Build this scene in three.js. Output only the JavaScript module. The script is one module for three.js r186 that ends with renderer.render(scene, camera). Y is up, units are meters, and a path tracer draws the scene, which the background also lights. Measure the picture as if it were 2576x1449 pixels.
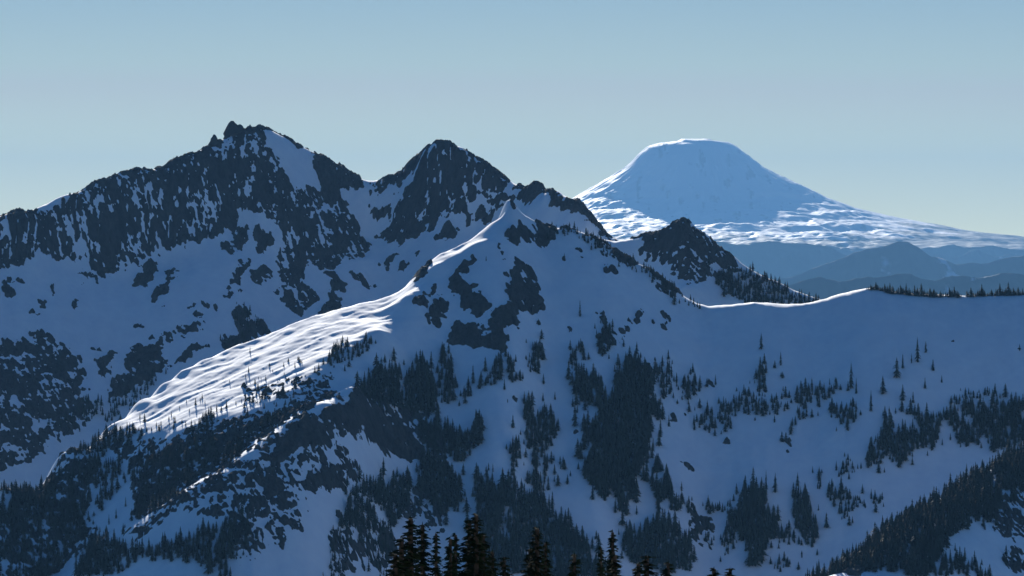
import * as THREE from 'three';
import { mergeGeometries } from 'three/addons/utils/BufferGeometryUtils.js';

// ---------------------------------------------------------------- camera, sky, sun, exposure
const R = Math.PI / 180;
const EYE = 1850;                                   // metres above the lowland
const FOCAL = 10638, PITCH = Math.atan(109.5 / FOCAL);   // long lens: 13.8 degrees across 2576 units of picture width
const scene = new THREE.Scene();
const camera = new THREE.PerspectiveCamera(2 * Math.atan(724.5 / FOCAL) / R, 16 / 9, 1, 200000);
camera.position.set(0, EYE, 0);
camera.rotation.x = -PITCH;
const renderer = new THREE.WebGLRenderer({ antialias: true });
renderer.toneMapping = THREE.LinearToneMapping;
renderer.toneMappingExposure = 2.2;
renderer.shadowMap.enabled = true;

const SUN_AZ = 6 * R, SUN_EL = 20.6 * R;             // sun: behind the range, a little to the left
const sunDir = new THREE.Vector3(-Math.sin(SUN_AZ) * Math.cos(SUN_EL), Math.sin(SUN_EL), -Math.cos(SUN_AZ) * Math.cos(SUN_EL));
const sun = new THREE.DirectionalLight(new THREE.Color().setRGB(1, 0.95, 0.87), 4.5);
sun.position.set(0, EYE, -4000).addScaledVector(sunDir, 6000);
sun.target.position.set(0, EYE, -4000);
sun.castShadow = true;
Object.assign(sun.shadow.camera, { left: -1500, right: 1500, top: 1500, bottom: -1500, near: 100, far: 14000 });
sun.shadow.mapSize.set(4096, 4096);
scene.add(sun, sun.target);

{ // clear winter sky: pale at the horizon, deep blue overhead, brighter round the sun
  const W = 512, H = 2048, a = new Float32Array(W * H * 4);
  const GLOW = [.60, .465, .10];                     // warm band along the horizon under the sun
  const stops = [[-90, 0.0055, 0.0136, 0.0318], [-0.2, 0.0055, 0.0136, 0.0318], [0, 0.0636, 0.1500, 0.1818], [3.3, 0.0355, 0.1250, 0.2227], [8, 0.0295, 0.1000, 0.2227], [20, 0.0205, 0.0727, 0.1909], [45, 0.0109, 0.0395, 0.1136], [90, 0.0077, 0.0273, 0.0818]];
  for (let j = 0; j < H; j++) {
    const el = (j + 0.5) / H * 180 - 90;
    let i = 0; while (i < stops.length - 2 && stops[i + 1][0] < el) i++;
    const p = stops[i], q = stops[i + 1], t = Math.min(1, Math.max(0, (el - p[0]) / (q[0] - p[0]))), s = t;
    for (let c = 0; c < W; c++) {
      const az = ((c + 0.5) / W - 0.5) * 2 * Math.PI, ce = Math.cos(el * R);
      const d = Math.cos(az) * ce * sunDir.x + Math.sin(el * R) * sunDir.y + Math.sin(az) * ce * sunDir.z;
      const up = el > -0.2, g = up ? 0.55 + 0.6 * Math.exp((d - 1) * 1.6) : 1, w = up ? Math.exp(-Math.max(0, el) / 2.4) * Math.exp((d - 1) * 2.5) : 0, o = (j * W + c) * 4;
      for (let k = 0; k < 3; k++) a[o + k] = (p[k + 1] + (q[k + 1] - p[k + 1]) * s) * g + GLOW[k] * w;
      a[o + 3] = 1;
    }
  }
  const sky = new THREE.DataTexture(a, W, H, THREE.RGBAFormat, THREE.FloatType);
  sky.mapping = THREE.EquirectangularReflectionMapping; sky.magFilter = THREE.LinearFilter; sky.needsUpdate = true;
  scene.background = sky; scene.environment = sky;
}
scene.fog = new THREE.FogExp2(new THREE.Color().setRGB(0.225, 0.54, 1.0), 1.36e-5);   // blue winter haze

// ---------------------------------------------------------------- helpers
let seed = 20241;
const rnd = () => { seed = (seed * 1664525 + 1013904223) >>> 0; return seed / 4294967296; };
const clamp = (v, a, b) => Math.min(b, Math.max(a, v));
const smooth = (a, b, v) => { const t = clamp((v - a) / (b - a), 0, 1); return t * t * (3 - 2 * t); };
const lerpTable = (t, x) => { let i = 0; while (i < t.length - 2 && t[i + 1][0] < x) i++; const a = t[i], b = t[i + 1]; return a[1] + (b[1] - a[1]) * clamp((x - a[0]) / (b[0] - a[0]), 0, 1); };
const hash = (x, y, s) => { let h = Math.imul(x, 374761393) ^ Math.imul(y, 668265263) ^ Math.imul(s, 1274126177); h = Math.imul(h ^ (h >>> 13), 1274126177); h ^= h >>> 16; return (h >>> 0) * 1.4629180792671596e-9; };
function noise(x, y, s = 0) {                       // gradient noise, about -0.7 .. 0.7
  const xi = Math.floor(x), yi = Math.floor(y), u = x - xi, v = y - yi;
  const g = (i, j) => { const a = hash(xi + i, yi + j, s); return Math.cos(a) * (u - i) + Math.sin(a) * (v - j); };
  const su = u * u * u * (u * (u * 6 - 15) + 10), sv = v * v * v * (v * (v * 6 - 15) + 10);
  const a = g(0, 0), b = g(1, 0), c = g(0, 1), d = g(1, 1);
  return a + (b - a) * su + (c - a) * sv + (a - b - c + d) * su * sv;
}
const fbm = (x, y, n, s = 0) => { let r = 0, a = 1, t = 0; for (let i = 0; i < n; i++) { r += a * noise(x, y, s + i); t += a; a *= .5; x *= 2.03; y *= 2.03; } return r / t * 1.6; };
const ridged = (x, y, n, s = 0) => { let r = 0, a = 1, t = 0; for (let i = 0; i < n; i++) { r += a * (1 - 2.4 * Math.abs(noise(x, y, s + i))); t += a; a *= .5; x *= 2.1; y *= 2.1; } return r / t; };

const taken = {};
const numbered = n => { const k = taken[n] = (taken[n] ?? -1) + 1; return k ? `${n}_${String(k).padStart(3, '0')}` : n; };
function put(o, name, label, category, kind, group) {
  o.name = numbered(name); o.userData = { label, category };
  if (kind) o.userData.kind = kind;
  if (group) o.userData.group = group;
  o.traverse(c => { c.castShadow = c.receiveShadow = true; });
  scene.add(o); return o;
}
// a surveyed point: bearing and elevation on the survey grid, and its distance in metres
const CP = Math.cos(PITCH), SP = Math.sin(PITCH);
function ray(px, py) { const tx = (px - 1288) / FOCAL, ty = (724.5 - py) / FOCAL, q = CP + ty * SP; return [tx / q, (ty * CP - SP) / q]; }
function at(px, py, d) { const [a, b] = ray(px, py); return [a * d, EYE + b * d, -d]; }

// a terrain sheet: heights on a regular ground grid, drawn through surveyed points
class Terrain {
  constructor(x0, x1, z0, z1, step) { Object.assign(this, { x0, x1, z0, z1, step, nx: Math.round((x1 - x0) / step) + 1, nz: Math.round((z1 - z0) / step) + 1, pts: [], every: 70 }); this.h = new Float32Array(this.nx * this.nz); }
  add(...p) { for (const q of p) if (!this.pts.some(o => Math.hypot(o[0] - q[0], o[2] - q[2]) < 4)) this.pts.push(q); return this; }
  crest(list, drop, back, aside = 0) { for (const [px, py, d] of list) { const p = at(px, py, d); this.add(p, [p[0] - aside, p[1] - drop, p[2] - back]); } return this; }
  column(px, py, d, steps) {                        // down the fall line: [elevation reached, slope in degrees]
    let p = at(px, py, d); this.add(p);
    for (const [to, slope] of steps) {
      const [a, b] = ray(px, to), t = Math.tan(slope * R), d1 = (p[1] - EYE + t * p[2]) / (b - t);
      const q = at(px, to, d1), n = Math.max(1, Math.round((-p[2] - d1) / this.every));
      for (const i of [.35, .7, ...Array.from({ length: n }, (_, k) => k + 1)]) if (i >= 1 || this.every < 50) this.add([p[0] + (q[0] - p[0]) * i / n, p[1] + (q[1] - p[1]) * i / n, p[2] + (q[2] - p[2]) * i / n]);
      p = q;
    }
    return this;
  }
  solve(c) {                                        // multiquadric surface through the points
    const P = this.pts, n = P.length, m = n + 3, S = 400, A = [];
    const cx = this.cx = P.reduce((s, p) => s + p[0], 0) / n, cz = this.cz = P.reduce((s, p) => s + p[2], 0) / n;
    const phi = (dx, dz) => Math.sqrt(dx * dx + dz * dz + c * c) / S;
    for (let i = 0; i < m; i++) A.push(new Float64Array(m + 1));
    P.forEach((p, i) => {
      P.forEach((q, j) => { A[i][j] = phi(p[0] - q[0], p[2] - q[2]); });
      A[i][n] = A[n][i] = 1; A[i][n + 1] = A[n + 1][i] = (p[0] - cx) / S; A[i][n + 2] = A[n + 2][i] = (p[2] - cz) / S; A[i][m] = p[1];
    });
    for (let i = 0; i < m; i++) {
      let b = i; for (let r = i + 1; r < m; r++) if (Math.abs(A[r][i]) > Math.abs(A[b][i])) b = r;
      [A[i], A[b]] = [A[b], A[i]];
      for (let r = i + 1; r < m; r++) { const f = A[r][i] / A[i][i]; if (f) for (let k = i; k <= m; k++) A[r][k] -= f * A[i][k]; }
    }
    const w = new Float64Array(m);
    for (let i = m - 1; i >= 0; i--) { let v = A[i][m]; for (let k = i + 1; k < m; k++) v -= A[i][k] * w[k]; w[i] = v / A[i][i]; }
    const X = P.map(p => p[0]), Z = P.map(p => p[2]), c2 = c * c;
    this.each((x, z) => { let v = w[n] + w[n + 1] * (x - cx) / S + w[n + 2] * (z - cz) / S; for (let i = 0; i < n; i++) { const dx = x - X[i], dz = z - Z[i]; v += w[i] * Math.sqrt(dx * dx + dz * dz + c2) / S; } return v; });
    return this;
  }
  each(f) { let k = 0; for (let j = 0; j < this.nz; j++) for (let i = 0; i < this.nx; i++, k++) this.h[k] = f(this.x0 + i * this.step, this.z0 + j * this.step, this.h[k]); return this; }
  height(x, z) {
    const u = clamp((x - this.x0) / this.step, 0, this.nx - 1.001), v = clamp((z - this.z0) / this.step, 0, this.nz - 1.001), i = u | 0, j = v | 0, a = u - i, b = v - j, k = j * this.nx + i, h = this.h;
    return (h[k] * (1 - a) + h[k + 1] * a) * (1 - b) + (h[k + this.nx] * (1 - a) + h[k + this.nx + 1] * a) * b;
  }
  hit(px, py) {                                     // where a line of sight first meets the sheet
    const [a, b] = ray(px, py), near = -this.z1 + this.step, far = -this.z0 - this.step;
    for (let d = near; d < far; d += 4) if (Math.abs(a * d) < 2000 && this.height(a * d, -d) > EYE + b * d) {
      let l = d - 4, r = d; for (let i = 0; i < 8; i++) { const m = (l + r) / 2; if (this.height(a * m, -m) > EYE + b * m) r = m; else l = m; }
      return [a * r, this.height(a * r, -r), -r];
    }
    return null;
  }
  mesh(material, keep, paint) {
    const { nx, nz, h, step } = this, pos = [], uv = [], col = [], idx = [], id = new Int32Array(nx * nz).fill(-1);
    const v = k => { if (id[k] < 0) { id[k] = pos.length / 3; const x = this.x0 + k % nx * step, z = this.z0 + Math.floor(k / nx) * step; pos.push(x, h[k], z); uv.push(x / 90, z / 90); if (paint) col.push(...paint(x, z, h[k])); else col.push(1, 1, 1); } return id[k]; };
    for (let j = 0; j < nz - 1; j++) for (let i = 0; i < nx - 1; i++) {
      const k = j * nx + i;
      if (keep && !keep(this.x0 + i * step, this.z0 + j * step, h[k])) continue;
      const a = v(k), b = v(k + 1), c = v(k + nx), d = v(k + nx + 1);
      if ((i + j) & 1) idx.push(a, c, b, b, c, d); else idx.push(a, c, d, a, d, b);
    }
    const g = new THREE.BufferGeometry();
    g.setAttribute('position', new THREE.Float32BufferAttribute(pos, 3)); g.setAttribute('uv', new THREE.Float32BufferAttribute(uv, 2));
    g.setAttribute('color', new THREE.Float32BufferAttribute(col, 3));
    g.setIndex(idx); g.computeVertexNormals();
    return new THREE.Mesh(g, material);
  }
}
const std = (r, g, b, roughness = .9, more = {}) => new THREE.MeshPhysicalMaterial({ specularIntensity: .15, color: new THREE.Color().setRGB(r, g, b), roughness, ...more });
function grainMap(n, lo, hi, freq, s) {             // fine, seamless mottling of a surface colour
  const a = new Uint8Array(n * n * 4), wrap = (x, y, f, q) => { const c = (i, j) => noise(x * f - i * f, y * f - j * f, q); return c(0, 0) * (1 - x) * (1 - y) + c(1, 0) * x * (1 - y) + c(0, 1) * (1 - x) * y + c(1, 1) * x * y; };
  for (let j = 0; j < n; j++) for (let i = 0; i < n; i++) {
    const x = i / n, y = j / n, v = clamp(.5 + wrap(x, y, freq, s) * .7 + wrap(x, y, freq * 3, s + 1) * .45 + wrap(x, y, freq * 9, s + 2) * .3, 0, 1), o = (j * n + i) * 4;
    for (let k = 0; k < 3; k++) a[o + k] = 255 * (lo[k] + (hi[k] - lo[k]) * v);
    a[o + 3] = 255;
  }
  const t = new THREE.DataTexture(a, n, n); t.colorSpace = THREE.SRGBColorSpace; t.wrapS = t.wrapT = THREE.RepeatWrapping; t.magFilter = THREE.LinearFilter; t.needsUpdate = true; return t;
}
const SNOW = new THREE.MeshPhysicalMaterial({ specularIntensity: .52, map: grainMap(256, [.90, .92, .95], [.97, .98, .99], 5, 11), roughness: .85, vertexColors: true });
const ROCK = std(1, 1, 1, .92, { vertexColors: true });
const FAR = std(1, 1, 1, .95, { vertexColors: true });
const GLACIER = std(1, 1, 1, .62, { vertexColors: true, specularIntensity: .14 });   // wind-polished old snow

const ROCKS = [
  ['M', 0.15, [-22,564,52,535,112,531,164,503,179,481,231,471,298,438,380,438,439,412,495,386,528,367,542,337,562,343,581,304,614,319,644,323,670,363,707,404,700,430,729,457,767,479,804,464,808,509,811,538,744,553,707,576,685,553,662,531,610,546,558,583,521,596,447,622,387,631,357,657,320,678,223,676,216,644,194,652,115,631,67,659,-22,663]],
  ['M', 0.05, [793,430,778,378,819,401,863,430,908,457,912,475,867,464,856,479,863,509,815,512,804,464]],
  ['M', 0.28, [811,538,863,512,908,572,930,628,893,650,834,676,763,676,756,721,707,724,700,684,692,650,707,609,707,576,744,553]],
  ['M', 0.05, [640,317,692,328,741,358,778,377,785,393,744,377,700,349,648,332]],
  ['M', 0.06, [558,613,581,602,595,568,618,576,629,591,610,620,584,641,558,628]],
  ['M', 0.08, [629,591,648,572,681,579,689,609,670,631,644,631,631,613]],
  ['M', 0.03, [335,717,357,676,387,656,396,669,387,698,365,721,346,721]],
  ['M', 0.12, [421,680,443,676,445,695,428,713,402,747,376,765,372,754,394,736,417,710]],
  ['M', 0.05, [581,713,592,684,629,656,629,669,599,706]],
  ['M', 0.1, [633,698,648,669,666,657,670,684,696,684,655,702]],
  ['M', 0.05, [562,752,581,721,590,723,579,743]],
  ['M', 0.08, [703,758,715,736,737,739,744,765,759,777,763,795,737,791,726,769]],
  ['M', 0.08, [741,728,759,710,785,721,802,751,782,765,770,784,756,758]],
  ['M', 0.05, [819,684,841,684,871,721,867,743,841,728,830,702]],
  ['M', 0.05, [800,795,819,769,824,730,860,754,860,773,834,788]],
  ['M', 0.15, [878,684,901,680,945,721,923,721,893,706]],
  ['M', 0.06, [0,702,22,717,43,736,37,754,15,752,0,724]],
  ['M', 0.05, [173,769,186,749,203,758,186,777]],
  ['M', 0.1, [95,762,112,751,123,758,108,771]],
  ['M', 0.1, [201,687,223,680,283,680,268,695,253,698,220,700]],
  ['M', 0.06, [927,481,960,459,1020,429,1035,407,1087,370,1113,364,1135,368,1161,385,1169,383,1206,407,1250,433,1288,452,1291,468,1265,483,1239,491,1210,483,1206,506,1228,528,1258,517,1269,506,1250,543,1228,561,1198,543,1176,573,1165,550,1139,539,1117,558,1094,573,1064,584,1027,591,1005,617,968,602,942,591,975,576,968,550,930,539,934,520,975,520,1012,494,1009,476,990,465,953,483]],
  ['M', 0.03, [1094,595,1109,576,1128,559,1154,580,1139,599,1113,597]],
  ['M', 0.06, [1288,474,1306,478,1355,465,1384,478,1414,507,1474,526,1492,543,1518,580,1504,576,1466,543,1422,532,1396,513,1362,487,1340,506,1303,494]],
  ['M', 0.05, [960,666,983,643,1001,640,990,654,979,680,968,680]],
  ['M', 0.05, [1001,680,1012,662,1027,666,1020,680]],
  ['S', 0.03, [1269,494,1288,497,1306,525,1347,543,1377,562,1399,572,1377,577,1344,565,1314,548,1288,530,1277,513]],
  ['S', 0.1, [1265,602,1288,576,1306,574,1347,584,1362,573,1399,576,1405,599,1381,617,1355,617,1347,604,1317,602,1288,612]],
  ['S', 0.08, [1038,710,1050,666,1072,651,1087,654,1079,688,1057,699,1042,714]],
  ['S', 0.1, [1042,759,1057,736,1076,744,1087,699,1094,710,1076,766,1064,777,1046,766]],
  ['S', 0.08, [1128,706,1169,654,1198,651,1176,677,1154,706,1180,714,1210,718,1191,729,1221,755,1221,785,1202,792,1183,773,1161,777,1143,744]],
  ['S', 0.05, [1273,710,1288,692,1288,666,1306,651,1325,662,1355,706,1347,729,1377,759,1362,785,1344,792,1317,777,1306,818,1288,818,1273,855,1262,878,1195,878,1124,859,1139,814,1169,807,1206,822,1250,773,1288,759,1284,725]],
  ['S', 0.08, [1083,818,1087,781,1109,740,1117,744,1113,766,1135,766,1124,792,1109,803,1102,829]],
  ['S', 0.05, [1474,580,1496,587,1522,610,1522,628,1504,628,1481,602]],
  ['S', 0.05, [1544,636,1559,625,1589,647,1585,666,1563,654]],
  ['S', 0.04, [1608,654,1634,654,1660,677,1697,703,1719,747,1690,747,1660,721,1630,680]],
  ['S', 0.05, [1507,859,1507,826,1526,818,1492,781,1518,788,1533,807,1530,826,1550,840,1544,870]],
  ['S', 0.1, [1571,803,1597,788,1615,770,1619,800,1597,814]],
  ['S', 0.1, [1656,818,1678,777,1682,800,1667,814]],
  ['K', 0.22, [1603,600,1618,598,1655,580,1692,568,1711,557,1729,559,1759,583,1781,595,1804,628,1826,635,1848,658,1856,675,1826,675,1804,663,1789,645,1774,656,1748,630,1722,619,1692,637,1651,630,1640,645,1618,634]],
  ['M', 0.22, [-15,878,19,852,37,875,104,837,138,852,179,875,197,901,212,953,208,990,167,1050,93,1064,74,1102,-15,1131]],
  ['M', 0.12, [272,983,283,960,316,930,309,889,346,871,376,875,398,860,432,826,428,852,409,889,421,912,387,953,335,975,305,997,275,1005]],
  ['M', 0.12, [249,908,268,889,287,889,275,923,261,953,253,942]],
  ['M', 0.15, [435,841,450,819,506,815,484,830,454,852]],
  ['M', 0.05, [558,867,595,837,588,785,618,770,633,789,629,811,662,804,674,837,614,863,566,878]],
  ['M', 0.05, [428,916,458,893,495,863,521,871,469,904]],
  ['S', 0.06, [831,1027,942,986,979,1005,994,1050,1054,1113,1069,1154,1039,1157,979,1146,927,1102,924,1087,868,1120,808,1124,719,1139,682,1169,644,1161,708,1102,782,1042]],
  ['K', 0.38, [1603,634,1618,634,1640,645,1651,630,1692,637,1722,619,1748,630,1774,656,1789,645,1804,663,1856,675,1841,704,1796,697,1729,715,1673,667,1625,645]],
  ['S', 0.44, [-15,1066,93,1088,160,1129,242,1159,238,1215,223,1274,112,1289,-15,1304]],
  ['S', 0.5, [-15,1304,112,1289,208,1308,238,1349,179,1401,112,1449,-15,1449]],
  ['S', 0.5, [261,1110,372,1103,484,1121,540,1107,595,1088,558,1148,484,1188,409,1229,354,1259,335,1222,357,1177]],
  ['S', 0.62, [335,1296,409,1274,484,1226,558,1188,640,1151,707,1121,782,1114,867,1133,901,1177,856,1222,782,1237,726,1274,670,1304,558,1304,484,1289,409,1304]],
  ['S', 0.62, [573,1274,670,1296,729,1274,767,1296,707,1363,633,1401,610,1423,581,1363]],
  ['S', 0.5, [831,1319,979,1326,994,1371,972,1438,831,1449]],
  ['S', 0.5, [1009,1241,1069,1229,1113,1274,1113,1326,1069,1349,1024,1326]],
  ['S', 0.3, [987,1005,1039,1027,1069,1035,1091,1083,1121,1139,1128,1176,1091,1157,1054,1113,994,1050]],
  ['R', 0.55, [2489,1274,2576,1222,2576,1349,2503,1334]],
  ['R', 0.55, [2518,1386,2576,1356,2576,1438,2541,1438]],
  ['R', 0.5, [2310,1363,2384,1349,2347,1423,2288,1430]],
  ['S', 0.55, [1740,1274,1796,1282,1793,1349,1781,1378,1744,1349]],
  ['S', 0.55, [465,1087,551,1061,633,1038,707,1027,744,1005,837,975,856,997,744,1050,633,1094,558,1124,484,1124]],
  ['K', 0.1, [1522,576,1548,586,1582,597,1619,599,1652,591,1690,576,1725,558,1742,580,1697,617,1634,654,1626,636,1585,613,1548,602,1522,593]],
  ['S', 0.2, [1522,612,1548,626,1589,649,1623,654,1667,677,1708,706,1725,759,1686,751,1652,721,1623,684,1585,673,1548,651]],
  ['S', 0.15, [1370,563,1399,571,1414,563,1433,576,1474,576,1470,591,1429,595,1399,582,1377,576]],
  ['M', 0.1, [1210,483,1243,487,1269,483,1288,476,1303,494,1288,498,1265,498,1250,520,1232,535,1213,520]],
  ['S', 0.76, [614,975,782,945,856,934,819,975,726,1005,633,1012]],
  ['M', 0.2, [1504,558,1533,580,1567,587,1604,602,1585,636,1548,617,1511,587]],
  ['M', 0.28, [-15,1131,74,1102,167,1050,208,997,238,1012,223,1064,149,1102,74,1157,-15,1195]],
  ['S', 0.25, [614,1222,651,1196,700,1207,715,1222,689,1252,662,1274,633,1289,618,1267]],
  ['S', 0.3, [748,1215,793,1185,856,1177,901,1177,893,1203,837,1237,774,1233]],
  ['R', 0.2, [2040,1449,2110,1425,2200,1380,2230,1400,2150,1449]],
  ['S', 0.8, [760,1020,790,1050,690,1120,600,1195,480,1265,350,1355,320,1340,430,1240,540,1170,630,1100]],
  ['S', 0.45, [430,1110,560,1090,700,1040,720,1060,620,1120,520,1190,420,1240,330,1290,340,1230]]
];
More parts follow.
